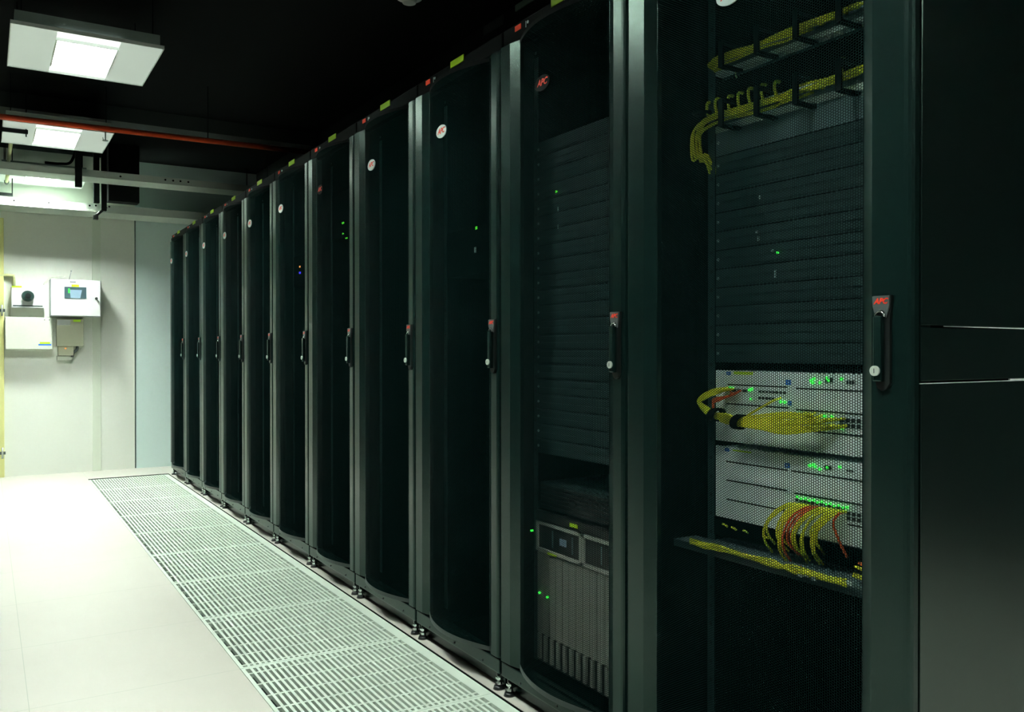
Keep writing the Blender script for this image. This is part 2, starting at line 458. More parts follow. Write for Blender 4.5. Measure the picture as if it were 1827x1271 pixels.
    b.box(.0108, .0118, W-.132, W-.129, HT-.030, HT-.012, M['print']); b.cyl((.0105, W-.141, HT-.018), (.0118, W-.141, HT-.018), .0045, M['print'], 12)
    b.build('small_sticker', root)
    # screws on the base rail
    for y in (.11, W*.5, W-.11):
        MB().cyl((.0045, y, .066), (.002, y, .066), .0035, M['black'], 10).build('screw', root)
    # levelling feet
    for y in (.032, W-.028):
        b = MB(); b.cyl((.018, y, 0), (.018, y, .010), .018, M['black'], 16, r2=.014); b.cyl((.018, y, .010), (.018, y, .056), .0055, M['chrome'], 12)
        b.cyl((.018, y, .014), (.018, y, .022), .0105, M['chrome'], 6, smooth=False); b.cyl((.018, y, .030), (.018, y, .036), .0095, M['chrome'], 6, smooth=False)
        b.build('foot', root)
        b = MB(); b.cyl((D-.05, y, 0), (D-.05, y, ZB+.005), .018, M['black'], 12); b.build('foot', root)
    return root
R1Y = .877; R1W = .750
rack1 = make_rack(.755, .101, .102, .026, 'server_rack', True, .035, .024)
rack1.location.y = R1Y
rack1['label'] = 'wide black server rack nearest the camera, grey switches and yellow cords behind its door'
base = make_rack(.597, .0745, .1005, .030, 'server_rack', False, .040, .028)
R2Y = 1.6335
rack_labels = ['second black server rack from the camera, grey blade modules low behind its mesh door',
 'third black server rack from the camera, round silver badge on its mesh door',
 'fourth black server rack from the camera, round silver badge with red lettering',
 'fifth black server rack from the camera, plain red lettering high on its door',
 'sixth black server rack from the camera, tiny orange and blue lights behind its door',
 'seventh black server rack from the camera, fifth from the far end',
 'fourth black server rack from the far end, above the middle of the grille strip',
 'third black server rack from the far end of the row',
 'second black server rack from the far end, next to the last one',
 'last black server rack at the far end of the row, nearest the back wall']
racks = []
for i in range(10):
    r = base if i == 0 else copy_tree(base)
    r.location = (RX, R2Y+.6*i, 0); r['label'] = rack_labels[i]; racks.append(r)
me_dark = None
for i in (0, 3):
    for ch in [k for k in bpy.data.objects if k.parent == racks[i] and k.name.startswith('badge')]:
        me = ch.data.copy(); me.materials[0] = M['discdark']; ch.data = me

# ================================================================== CONTENTS OF THE NEAREST RACK
XE = 1.486
EY0, EY1 = 1.0145, 1.4945          # 19 inch width
EC = (EY0+EY1)/2
def P(x, y, X=XE): return at(x, y, 'X', X)
def c2(cx, cy, s=4.152, ox=1200, oy=600, X=XE): return at(ox+cx/s, oy+cy/s, 'X', X)
def c3(cx, cy, X=XE): return c2(cx, cy, 4.152, 1200, 780, X)
def c1(cx, cy, X=XE): return c2(cx, cy, 3.739, 1180, 0, X)

def chassis(z0, z1, label, lines, ports, leds, tapes, blues):
    root = empty('network_chassis', (XE, EC, z0), label, 'network switch', 'grey network chassis in the nearest rack')
    def L(p): return (p[1]-EC, p[2]-z0)
    b = MB(); h = z1-z0; w = .24
    b.box(.004, .40, -.222, .222, .001, h-.001, M['eqgrey']); b.box(0, .004, -w, w, 0, h, M['eqgrey'], .001)
    b.build('housing', root)
    for a, c in lines:                        # slot joints
        a, c = L(a), L(c); s = MB(); z = (a[1]+c[1])/2
        s.box(-.0012, 0, min(a[0], c[0]), max(a[0], c[0]), z-.0016, z+.0016, M['eqdark']); s.build('slot_joint', root)
    for a, nx, nz in ports:
        a0, a1 = L(a[0]), L(a[1]); ya, yb = sorted((a0[0], a1[0])); za, zb = sorted((a0[1], a1[1]))
        s = MB(); s.box(-.0016, 0, ya, yb, za, zb, M['patch'])
        dy = (yb-ya)/nx; dz = (zb-za)/nz
        for i in range(nx):
            for j in range(nz):
                s.box(-.0024, -.0016, ya+dy*(i+.14), ya+dy*(i+.86), za+dz*(j+.14), za+dz*(j+.86), M['eqdark'])
        s.build('port_block', root)
    for p, rr in leds:
        y, z = L(p); s = MB(); s.cyl((0, y, z), (-.004, y, z), rr, M['ledG'], 10); s.build('status_light', root)
    for p, q in tapes:
        a, c = L(p), L(q); ya, yb = sorted((a[0], c[0])); za, zb = sorted((a[1], c[1]))
        s = MB(); s.box(-.001, 0, ya, yb, za, zb, M['tape']); s.build('label_tape', root)
    for p, sy, sz in blues:
        y, z = L(p); s = MB(); s.box(-.0012, 0, y-sy/2, y+sy/2, z-sz/2, z+sz/2, M['blue']); 
        s.box(-.0016, -.0012, y-sy/8, y+sy/8, z-sz/8, z+sz/8, M['print']); s.build('blue_sticker', root)
    return root

def flat(fn, x0, x1, y): a = fn(x0, y); return a
ztop, zc1b = .9915, .8245
lines1 = [(c2(410, 355), c2(850, 382)), (c2(920, 385), c2(1415, 412)), (c2(400, 497), c2(860, 535)), (c2(920, 545), c2(1415, 580)), (c2(1050, 705), c2(1415, 745))]
ports1 = [((c2(640, 400), c2(845, 432)), 8, 1), ((c2(640, 446), c2(760, 476)), 5, 1), ((c2(1240, 600), c2(1405, 695)), 4, 2), ((c2(1130, 300), c2(1195, 350)), 2, 1), ((c2(1290, 325), c2(1350, 362)), 3, 1), ((c2(400, 385), c2(560, 420)), 4, 1)]
leds1 = [(c2(*p), r) for p, r in [((1030, 330), .0032), ((1050, 315), .0028), ((1042, 345), .003), ((1095, 345), .003), ((1148, 310), .003), ((1160, 328), .003), ((1255, 317), .003), ((590, 392), .003), ((574, 398), .0028), ((582, 466), .0024), ((806, 487), .003), ((835, 489), .003), ((930, 574), .0028), ((1130, 592), .0028), ((1183, 597), .0028), ((1262, 685), .0022), ((430, 384), .0028), ((450, 388), .0028)]]
t1 = [(c2(455, 262), c2(595, 288))]
bl1 = [(c2(415, 276), .013, .008), (c2(858, 343), .014, .011), (c2(870, 497), .008, .010)]
ch1 = chassis(zc1b, ztop, 'upper grey network chassis, a thick strapped yellow cable bundle across its front', lines1, ports1, leds1, t1, bl1)
lines2 = [(c3(400, 180), c3(850, 247)), (c3(400, 318), c3(850, 398)), (c3(400, 458), c3(850, 552)), (c3(880, 248), c3(1410, 332)), (c3(905, 412), c3(1410, 510)), (c3(1300, 650), c3(1410, 668))]
ports2 = [((c3(1290, 545), c3(1405, 640)), 3, 2), ((c3(910, 452), c3(1280, 545)), 12, 1), ((c3(1290, 238), c3(1345, 265)), 3, 1), ((c3(1125, 205), c3(1185, 250)), 2, 1)]
leds2 = [(c3(*p), r) for p, r in [((1020, 212), .003), ((1045, 205), .003), ((1060, 220), .003), ((1095, 238), .0028), ((1152, 226), .0028), ((1243, 222), .0028)]]
leds2 += [(c3(925+k*31, 442+k*6.6+(9 if k % 2 else 0)), .0025) for k in range(13)]
ch2 = chassis(.6435, .8125, 'lower grey network chassis, yellow and orange cords arching down from its front', lines2, ports2, leds2, [(c3(450, 92), c3(585, 122))], [(c3(405, 95), .013, .008), (c3(852, 212), .014, .011)])
# tape tags on the far rail beside the two chassis
for cc, l in ((c2(346, 313, X=XE-.004), 'upper'), (c3(341, 130, X=XE-.004), 'lower')):
    t = MB().box(XE-.0025, XE-.0005, EY1+.004, EY1+.021, cc[2]-.0045, cc[2]+.0045, M['tape'], .0005)
    t.box(XE-.0025, XE-.0005, EY1+.006, EY1+.012, cc[2]+.010, cc[2]+.018, M['print'])
    tag(t.build('rack_tag'), 'bright yellow green tag on the rack rail beside the %s grey chassis' % l, 'label', 'tags on the rail of the nearest rack')

# blanking panels / dark rows above the chassis
def blank_panel(z, dark=True, h=.0425, c=EC, X=XE, name='blanking_panel'):
    b = MB(); m = M['blank'] if dark else M['blank2']
    b.box(X, X+.003, c-.2405, c+.2405, z, z+h, m, .0008)
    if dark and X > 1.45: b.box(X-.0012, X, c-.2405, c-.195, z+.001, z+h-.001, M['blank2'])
    if dark:
        yl_ = c-(.19 if X > 1.45 else .215)
        b.box(X-.003, X, yl_, c+.215, z+h*.12, z+h*.46, m, .0012); b.box(X-.003, X, yl_, c+.215, z+h*.56, z+h*.90, m, .0012)
    for s in (-1, 1): b.cyl((X-.002, c+s*.231, z+h/2), (X, c+s*.231, z+h/2), .004, M['alu'], 10)
    return b.build(name)
zt = 1.497
b2 = blank_panel(1.499, False, .062); tag(b2, 'plain blue grey blanking panel under the patch cords high in the nearest rack', 'blanking panel')
nrow = 11
ordn = ['topmost', 'second from the top', 'third from the top', 'fourth from the top', 'fifth from the top', 'sixth and middle one', 'fifth from the bottom', 'fourth from the bottom', 'third from the bottom', 'second from the bottom', 'lowest']
for k in range(nrow):
    z = 1.4545-k*.04445
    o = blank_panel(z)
    tag(o, 'dark ribbed panel above the grey network chassis, %s of its stack' % ordn[k], 'blanking panel', 'dark ribbed panels in the nearest rack')
# tiny glints on the dark rows
for i, (x, y, m, dz, nm, lb) in enumerate([(1355, 352, 'print', .008, 'white_speck', 'small white painted glint on a dark row, highest in the nearest rack'),
    (1350, 414, 'print', .006, 'white_speck', 'small white painted glint on a dark row below the highest one'),
    (1353, 426, 'print', .010, 'white_speck', 'thin white streak of painted glint under the second one'),
    (1378, 447, 'print', .005, 'white_speck', 'tiny white painted glint left of the green speck in the nearest rack'),
    (1387, 451, 'ledG', .004, 'status_light', 'tiny green speck among the dark rows of the nearest rack'),
    (1383, 489, 'print', .018, 'white_speck', 'long thin white painted glint lowest among the dark rows of the nearest rack')]):
    p = P(x, y, XE-.005); b = MB().box(XE-.0062, XE-.0032, p.y-.0022, p.y+.0022, p.z-dz/2, p.z+dz/2, M[m])
    tag(b.build(nm), lb, 'label' if nm == 'white_speck' else 'light')

# cable managers with patch panels high in the rack
def manager(yt, ym, yb, label):
    """light strip, cord strip and bottom strip, black rings in front; yt.. = rows at x=1535"""
    z = [P(1535, v).z for v in (yt[0], yt[1], ym, yb[0], yb[1])]
    root = empty('patch_panel', (XE, EC, z[4]), label, 'patch panel', 'patch panels high in the nearest rack')
    b = MB(); zb = z[4]; h = z[0]-zb
    b.box(.022, .026, -.24, .24, 0, h, M['blank']); 
    b.build('back_plate', root)
    MB().box(.012, .022, -.238, .238, z[1]-zb, z[0]-zb, M['patch'], .001).build('port_strip', root)
    MB().box(-.004, .022, -.238, .238, .004, z[3]-zb+.004, M['patch'], .001).build('lower_rail', root)
    for k in range(4):
        yy = EY1-.075-k*.105-EC
        s = MB(); s.box(-.062, -.055, yy-.007, yy+.007, -.004, h+.004, M['softblack'], .002)
        s.box(-.055, .004, yy-.007, yy+.007, h-.002, h+.004, M['softblack']); s.box(-.055, .004, yy-.007, yy+.007, -.004, .002, M['softblack'])
        s.build('cable_ring', root)
    return root
manager((-2, 9), 28, (35, 45), 'upper patch panel with black cable rings at the top of the nearest rack')
manager((115, 128), 150, (152, 166), 'lower patch panel with black cable rings, under the first one in the nearest rack')
def cord(pts, label, m='cabY', r=.0023, group=None, name='network_cable'):
    o = MB().tube(pts, r, M[m], 7, 5).build(name)
    return tag(o, label, 'cable', group)
# cords lying inside the managers
for row, (ya, yb_, n, lb) in enumerate(((12, 26, 8, 'yellow patch cord lying behind the rings of the upper patch panel'), (131, 148, 9, 'yellow patch cord lying behind the rings of the lower patch panel'))):
    for k in range(n):
        t = k/(n-1)
        zz = P(1535, ya+(yb_-ya)*t).z
        x = XE-.012-.030*random.random()
        pts = [(XE+.01, EY0+.01+.028*k, zz+.012), (x, EY0+.03+.028*k, zz+random.uniform(-.004, .004))]
        yy = EY0+.06+.028*k
        while yy < EY1-.03:
            pts.append((x+random.uniform(-.004, .004), yy, zz+random.uniform(-.005, .005))); yy += .07
        if row == 1:
            pts += [(x, EY1-.005, zz), (x-.004, EY1+.026+k*.0012, zz-.02), (x+.004, EY1+.036+random.uniform(-.008, .008), zz-.08), (x+.01, EY1+.020+random.uniform(-.010, .008), 1.50+random.uniform(-.012, .01)), (x+.03, EY1+.012, 1.470+random.uniform(-.01, .01))]
        else:
            pts += [(x, EY1-.008, zz), (XE+.015, EY1+.0, zz-.01)]
        cord(pts, lb, 'cabY', .0029, 'yellow cords on the patch panels')
for k, (cx, cy) in enumerate([(330, 685), (385, 660), (470, 640), (535, 620), (605, 590), (690, 565), (780, 545), (1215, 395)]):
    a = c1(cx, cy, XE+.002); y, z = a.y, a.z
    dx = .004*k
    cord([(XE+.006, y, z), (XE-.012, y-.004, z-.004), (XE-.02, y-.010, z-.022), (XE-.018, y-.014, z-.045)], 'short yellow patch cord looping down onto the lower patch panel', 'cabY', .0036, 'short yellow cords between the patch panels')
p = c1(510, 490); cord([(XE-.002, p.y, p.z+.012), (XE-.008, p.y, p.z), (XE-.004, p.y-.001, p.z-.012)], 'lone pale cord end left between the two patch panels', 'conduit', .0018)
# strap round the falling bundle
s = MB(); 
b = MB(); b.tube([(XE-.022+.018*math.cos(a), EY1+.024+.022*math.sin(a), P(1236, 214).z+.002*math.sin(a)) for a in [2*PI*k/16 for k in range(17)]], .0045, M['softblack'], 6, 1)
tag(b.build('cable_strap'), 'black strap round the yellow bundle beside the lower patch panel', 'cable strap', 'black straps on yellow bundles')

# main yellow bundle across the upper chassis
XB = XE-.035
tip = c2(185, 490, X=XB)
def bpt(cx, cy, dx=0): v = c2(cx, cy, X=XB+dx); return (v.x, v.y, v.z)
for k in range(18):
    t = k/17; j = lambda s: random.uniform(-s, s)*1.6
    oy = (t-.5)
    start = c2(400+random.uniform(0, 60), 380+random.uniform(0, 18), X=XE)
    pts = [(XE-.001, start.y, start.z)]
    pts += [bpt(330+j(10), 408+oy*30), bpt(225+j(6), 455+oy*26), bpt(190+j(6)+t*12, 492+oy*14), bpt(245, 545+oy*52, -.01*t), bpt(320, 590+oy*40, -.01), bpt(400, 612+oy*66, -.012+.02*t), bpt(495, 635+oy*58, -.01), bpt(640, 640+oy*110+j(6), -.01-.01*t)]
    ex = 950+300*(1-abs(1-2*t)) + j(30); 
    endc = [(1010, 575), (1060, 590), (1240, 610), (1245, 660), (1230, 672)][min(4, int(t*5))]
    pts += [bpt(830+j(10), 645+oy*150+j(5), -.012), bpt(1010+j(15), 640+oy*120+j(6), -.004)]
    e = c2(endc[0]+j(35), endc[1]+oy*14, X=XE-.001); pts += [(e.x, e.y, e.z)]
    cord(pts, 'yellow patch cord in the strapped bundle across the upper grey chassis', 'cabY', .0026, 'yellow cords in the strapped bundle')
cord([bpt(520, 610), bpt(600, 560, .005), bpt(700, 505, .01), bpt(760, 472, .02), (XE, c2(800, 458).y, c2(800, 458).z)], 'single yellow cord rising right from the strapped bundle to a port of the upper chassis', 'cabY', .0026)
for k in range(6):
    t = k/5; a = c2(430+80*t, 412+10*math.sin(k), X=XE-.001)
    cord([(a.x, a.y, a.z), bpt(430-10*t, 435+10*t, .01), bpt(340-6*k, 478-3*k, .004), bpt(300, 500, .004), bpt(310, 570, 0)], 'orange patch cord behind the yellow bundle at the left of the upper chassis', 'cabO', .0026, 'orange cords at the upper chassis')
for (cx, cy, rz, l) in ((325, 582, .0135, 'left'), (495, 636, .0150, 'right')):
    q = c2(cx, cy, X=XB-.008); b = MB(); n = 20
    for w in (-.008, -.004, 0, .004, .008):
        b.tube([(q.x+.020*math.cos(a), q.y+w-.004*math.sin(a), q.z+rz*math.sin(a)) for a in [2*PI*k/n for k in range(n+1)]], .0028, M['softblack'], 6, 1)
    tag(b.build('cable_strap'), '%s one of two black straps round the yellow bundle on the upper chassis' % l, 'cable strap', 'black straps on yellow bundles')

# cords hanging from the lower chassis
random.seed(3)
for k in range(17):
    t = k/16; cx = 905+t*385; cy = 492+t*62
    a = c3(cx, cy, X=XE-.002)
    ln = random.uniform(.07, .105) if k % 3 else random.uniform(.095, .125)
    red = k in (6, 7, 8)
    dy = random.uniform(.028, .052) if k > 1 else .050
    pts = [tuple(a), (a.x-.022, a.y+.006, a.z-.002), (a.x-.040, a.y+dy*.5, a.z-.022), (a.x-.044, a.y+dy*.9, a.z-ln*.55), (a.x-.036, a.y+dy, a.z-ln*.85), (a.x-.010, a.y+dy*.95+random.uniform(-.004, .012), a.z-ln-.012)]
    cord(pts, 'orange patch cord among the yellow ones hanging from the lower chassis' if red else 'yellow patch cord arching down from the lower grey chassis', 'cabO' if red else 'cabY', .0026, 'orange cords hanging from the lower chassis' if red else 'yellow cords hanging from the lower chassis')
v = [c3(*q, X=XE-dx) for q, dx in [((1262, 562), .002), ((1225, 575), .03), ((1190, 640), .04), ((1215, 725), .04), ((1260, 830), .03), ((1295, 895), .02)]]
cord([tuple(q) for q in v], 'long orange patch cord curving down at the right of the hanging cords', 'cabO', .0028)
# cable shelf under the chassis
zs = .600; sh = MB()
sh.box(XE-.075, XE-.006, EY0-.06, EY1+.06, zs-.016, zs-.014, M['blank2']); sh.box(XE-.006, XE+.35, EY0, EY1, zs-.016, zs-.014, M['blank2'])
sh.box(XE-.004, XE, EY0, EY1, .600, .641, M['rackin']); sh.box(XE-.077, XE-.075, EY0-.06, EY1+.06, zs-.030, zs-.014, M['blank'])
tag(sh.build('cable_shelf'), 'dark shelf under the lower grey chassis in the nearest rack', 'shelf')
for k in range(7):
    pts = []
    for (cx, cy) in [(130, 775), (230, 820), (330, 850), (540, 900), (750, 965), (880, 1000), (1060, 1040), (1290, 1105)]:
        q = c3(cx, cy+random.uniform(-10, 10), X=XE-.085+random.uniform(-.006, .012)); pts.append((q.x, q.y, zs-.010+random.uniform(-.006, .008)))
    cord(pts, 'dull yellow cord lying along the front edge of the dark cable shelf', 'cabY', .0022, 'yellow cords along the cable shelf')
for k, (cx, cy, m) in enumerate([(1350, 960, 'cabY'), (1345, 1015, 'cabY'), (1380, 935, 'cabO'), (1335, 1025, 'cabY')]):
    q = c3(cx, cy, X=XE-.05); cord([(q.x, q.y, q.z), (q.x-.002, q.y-.02, q.z-.002), (q.x+.004, q.y-.06, q.z-.006)], ['upper short yellow cord stub at the right end of the cable shelf', 'lower short yellow cord stub at the right end of the cable shelf', 'short orange cord stub at the right end of the cable shelf', 'lowest short yellow cord stub at the right end of the cable shelf'][k], m, .003)
for k, (cx, cy) in enumerate([(945, 1022), (990, 1024), (1045, 1050), (1310, 1085)]):
    q = c3(cx, cy, X=XE-.088); b = MB().box(q.x-.002, q.x+.002, q.y-.006, q.y+.006, q.z-.004, q.z+.004, M['print'], .001)
    tag(b.build('cable_tag'), 'tiny white cord tag on the front edge of the cable shelf, %s from the left' % ['first', 'second', 'third', 'fourth'][k], 'label', 'white cord tags on the cable shelf')
for k, (cx, cy) in enumerate([(390, 655), (455, 680), (540, 702), (690, 742)]):
    q = c3(cx, cy, X=XE-.03); b = MB().tube([(q.x, q.y+.008, q.z+.002), (q.x, q.y, q.z+.001), (q.x, q.y-.007, q.z-.002)], .0022, M['cabY'], 6, 3)
    tag(b.build('network_cable'), 'small yellow cord end peeking out just under the lower chassis, %s from the left' % ['first', 'second', 'third', 'fourth'][k], 'cable', 'yellow cord ends under the lower chassis')

# ================================================================== CONTENTS OF THE SECOND RACK
X2 = 1.42; C2Y = R2Y+.2985
ords = ['topmost', 'second from top', 'third from top', 'fourth from top', 'fifth from top', 'sixth from top', 'seventh from top', 'eighth from top', 'ninth from top', 'tenth from top', 'eleventh from top', 'twelfth from top', 'ninth from bottom', 'eighth from bottom', 'seventh from bottom', 'sixth from bottom', 'fifth from bottom', 'fourth from bottom', 'third from bottom', 'second from bottom', 'lowest']
for k in range(21):
    o = blank_panel(1.62-k*.04445, True, c=C2Y, X=X2)
    tag(o, 'dark ribbed panel above the blade enclosure, %s in the second rack' % ords[k], 'blanking panel', 'dark ribbed panels in the second rack')
q = lambda x, y: at(x, y, 'X', X2-.006)
for (x, y, m, w, h, nm, lb) in [(992, 342, 'ledg', .007, .006, 'status_light', 'pale green label with added glow, high behind the second rack door'), (995, 373, 'print', .003, .012, 'white_speck', 'thin white speck under the pale green label in the second rack'), (995, 405, 'print', .003, .012, 'white_speck', 'lower thin white speck in the second rack')]:
    p = q(x, y); tag(MB().box(X2-.0065, X2-.0032, p.y-w/2, p.y+w/2, p.z-h/2, p.z+h/2, M[m]).build(nm), lb, 'light' if 'light' in nm else 'label')  # green one is a label given a glow, white ones plain specks
# blade enclosure
bl = empty('blade_enclosure', (X2, C2Y, .108), 'blade enclosure with two dark windows over upright grey modules, low in the second rack', 'server')
z0 = .108
MB().box(.004, .50, -.222, .222, 0, .425, M['eqwin']).build('housing', bl)
for s, y0, y1 in (('a', -.232, -.002), ('b', .002, .232)):
    b = MB(); za, zb = .331, .421
    b.box(-.004, .004, y0, y1, za, zb, M['eqwin'])
    for bx in ((y0, y1, zb-.010, zb), (y0, y1, za, za+.010), (y0, y0+.010, za, zb), (y1-.010, y1, za, zb)): b.box(-.010, -.002, bx[0], bx[1], bx[2], bx[3], M['eqframe'], .001)
    f = b.build('window_module', bl)
    b = MB(); b.box(-.0052, -.004, (y0+y1)/2-.016-.02, (y0+y1)/2+.016-.02, za+.035, za+.055, M['lcd']); b.build('display', f)
    b = MB(); b.box(-.0052, -.004, (y0+y1)/2+.03, (y0+y1)/2+.036, za+.02, za+.07, M['blank2']); b.box(-.0052, -.004, (y0+y1)/2-.07, (y0+y1)/2-.064, za+.02, za+.07, M['blank2']); b.build('latch', f)
for k in range(14):
    y0 = -.229+k*.0328
    b = MB(); b.box(-.006, .004, y0+.001, y0+.0308, .085, .328, M['blade'], .0015); b.box(-.004, .004, y0+.001, y0+.0308, 0, .085, M['eqwin'])
    b.box(-.012, -.004, y0+.009, y0+.023, .008, .085, M['blade'], .002)
    f = b.build('blade_module', bl)
for (x, y) in [(949, 947), (963, 1058), (977, 1066)]:
    p = at(x, y, 'X', X2-.008); MB().cyl((-.012, p.y-C2Y, p.z-z0), (-.004, p.y-C2Y, p.z-z0), .0032, M['ledG'], 10).build('status_light', bl)
p = at(1024, 928, 'X', X2-.01); MB().box(-.012, -.010, p.y-C2Y-.018, p.y-C2Y+.018, .432, .442, M['tape']).build('label_tape', bl)
MB().box(-.010, .004, -.232, .232, .4235, .452, M['eqwin'], .002).build('top_bezel', bl)
p = at(1000, 990, 'X', X2-.01); MB().box(-.0115, -.0100, p.y-C2Y+.02, p.y-C2Y+.065, .330, .336, M['tape']).build('label_tape', bl)
# server with ring emblem over it
sv = empty('rack_server', (X2, C2Y, .567), 'black server with a chrome ring emblem, over the grey blade enclosure in the second rack', 'server')
MB().box(0, .5, -.22, .22, 0, .078, M['blank']).build('housing', sv)
b = MB()
for k in range(6): b.box(-.004, 0, -.215, .215, .006+k*.012, .012+k*.012, M['eqwin'])
b.build('front_grille', sv)
p = at(1022, 900, 'X', X2-.006)
b = MB(); b.tube([(-.008, p.y-C2Y+.019*math.cos(a), p.z-.567+.011*math.sin(a)) for a in [2*PI*k/24 for k in range(25)]], .0014, M['chrome'], 6, 1); b.build('ring_emblem', sv)

# ================================================================== DIM SERVERS IN RACKS FURTHER ON
def server(i, z, h, label, lights):
    c = R2Y+.6*i+.2985
    r = empty('rack_server', (X2, c, z), label, 'server')
    MB().box(0, .5, -.235, .235, 0, h, M['rackin'], .002).build('housing', r)
    for (x, y, m, w, hh) in lights:
        p = at(x, y, 'X', X2-.002); MB().box(-.004, .0, p.y-c-w/2, p.y-c+w/2, p.z-z-hh/2, p.z-z+hh/2, M[m]).build('status_light', r)
server(1, 1.30, .16, 'dark server with a green and a white light, high behind the third rack door', [(850, 407, 'ledg', .008, .010), (848, 446, 'print', .008, .018)])
server(3, 1.56, .22, 'dark server with faint green lights behind the fifth rack door', [(612, 398, 'ledg', .02, .008), (612, 417, 'ledg', .012, .006), (618, 425, 'ledg', .02, .005)])
server(4, 1.38, .16, 'dark server with an orange and a blue light behind the sixth rack door', [(535, 476, 'ledO', .012, .008), (535, 487, 'ledB', .02, .010)])
server(6, .62, .10, 'dark server with one blue light behind the eighth rack door', [(443, 719, 'ledB', .014, .010)])

# ================================================================== CEILING LIGHTS
def light_fixture(Yc, label):
    r = empty('ceiling_light', (.395, Yc, 2.405), label, 'ceiling light', 'square ceiling lights over the aisle')
    hw, hd = .2975, .315
    b = MB()
    # face plate as a frame round the lit channel
    b.box(-hw, -.125, -hd, hd, 0, .006, M['plate']); b.box(.125, hw, -hd, hd, 0, .006, M['plate'])
    b.box(-hw, hw, -hd-.004, -hd, -.004, .012, M['white']); b.box(-hw, hw, hd, hd+.004, -.004, .012, M['white'])
    b.box(-hw-.004, -hw, -hd-.004, hd+.004, -.004, .012, M['white']); b.box(hw, hw+.004, -hd-.004, hd+.004, -.004, .012, M['white'])
    b.build('face_panel', r)
    MB().box(-.125, .125, -hd, hd, .008, .012, M['refl']).build('reflector_channel', r)
    b = MB(); b.box(-.120, .120, -.197, .197, .006, .0079, M['diff']); b.build('diffuser', r)
    b = MB(); b.box(-.127, -.120, -.204, .204, -.0065, .009, M['white']); b.box(.120, .127, -.204, .204, -.0065, .009, M['white'])
    b.box(-.120, .120, -.204, -.197, -.0065, .009, M['white']); b.box(-.120, .120, .197, .204, -.0065, .009, M['white']); b.build('diffuser_rim', r)
    b = MB(); c = .0197; dp = c*.5                       # egg-crate blades added under the diffuser to cut its high-angle light
    for k in range(1, 12): b.box(-.120+k*.24/12-.0006, -.120+k*.24/12+.0006, -.197, .197, .0055-dp, .0055, M['added_louvre'])
    for k in range(1, 20): b.box(-.120, .120, -.197+k*.394/20-.0006, -.197+k*.394/20+.0006, .0055-dp, .0055, M['added_louvre'])
    b.build('added_louvre', r)
    b = MB(); b.box(-hw+.012, hw-.012, -hd+.012, hd-.012, .012, .062, M['housing'])
    b.build('housing', r)
    for x in (-.26, .26):
        for y in (-.27, .27): MB().cyl((x, y, .062), (x, y, CZ-2.405), .003, M['duct'], 6).build('hanger_rod', r)
    return r
LAMPS = [(.395, 4.465, 190, 'large square ceiling light with bright middle, nearest one in the top left corner'),
         (.395, 6.235, 350, 'second square ceiling light, partly hidden by the red pipe'),
         (.395, 7.78, 440, 'farthest square ceiling light, partly hidden by the white cable tray'),
         (.395, 2.62, 185, 'square ceiling light above the aisle, just out of view overhead'),
         (.395, .92, 165, 'square ceiling light above the camera, out of view'),
         (.395, -.83, 150, 'square ceiling light straight behind the camera'),
         (2.195, -.83, 240, 'added square ceiling light, unseen behind the camera on the right')]  # extra lamp, added to light the floor mirrored in the rack side
first_light = None
for lx, ly, st, l in LAMPS:
    if first_light is None: c = first_light = light_fixture(ly, l)
    else: c = copy_tree(first_light)
    c.location = (lx, ly, 2.405); c['label'] = l
    for ch in c.children:
        if ch.name.startswith('diffuser') and 'rim' not in ch.name:
            ch.data = ch.data.copy()
            ch.data.materials[0] = mat('lamp diffuser %g' % st, (.9, .9, .9), .5, emit=(.90, 1., .925), es=st)

# ================================================================== OVERHEAD THINGS
YP = 5.62
pz = [at(0, 210, 'Y', YP).z, at(489, 261, 'Y', YP).z]
pz0 = 2.352
pr = empty('fire_pipe', (0, YP, pz0), 'red fire pipe crossing under the ceiling in front of the second light', 'pipe')
MB().cyl((-3.38, 0, -.026), (2.1, 0, .014), .0165, M['pipe'], 20).build('pipe_run', pr)
b = MB(); px = at(188, 228, 'Y', YP).x
b.cyl((px, 0, -.065), (px, 0, -.012), .0035, M['alu'], 8); b.cyl((px, 0, -.070), (px, 0, -.066), .017, M['alu'], 16); b.cyl((px-.014, 0, -.05), (px-.010, 0, -.066), .002, M['alu'], 6)
b.build('sprinkler_head', pr)
for x in (-.8, 1.2):
    MB().cyl((x, 0, .012), (x, 0, CZ-pz0), .003, M['duct'], 6).build('hanger_rod', pr)
# pale conduit running away under the ceiling
r = empty('conduit', (.152, 6.0, 2.455), 'pale yellow conduit with black ends running back past the second light', 'conduit')
MB().cyl((.002, .12, 0), (.002, 1.46, 0), .013, M['conduit'], 16).build('tube', r)
MB().cyl((.002, 1.46, 0), (.002, 1.50, 0), .0155, M['black'], 16).build('end_cap', r)
b = MB(); b.cyl((0, 1.56, -.06), (0, 2.0, -.06), .013, M['conduit'], 16); b.cyl((0, 2.0, -.06), (0, 2.05, -.06), .018, M['black'], 16); b.build('tube', r)
# black strut hangers
def strut(x0, x1, y, z, rodx, zr0, label):
    r = empty('strut_hanger', (0, y, z), label, 'hanger', 'black strut hangers')
    MB().box(x0, x1, -.012, .012, -.012, .012, M['duct'], .002).build('strut', r)
    MB().cyl((rodx, 0, zr0), (rodx, 0, CZ-z), .004, M['duct'], 8).build('threaded_rod', r)
a = at(50, 236, 'Y', 6.1); strut(a.x-.5, a.x, 6.1, a.z, a.x-.01, -.03, 'black strut hanger under the conduit, left of the second light')
a = at(23, 348, 'Y', 7.9); strut(a.x-.4, a.x, 7.9, a.z, a.x-.004, -.01, 'small black strut hanger at the left edge above the wall tray')
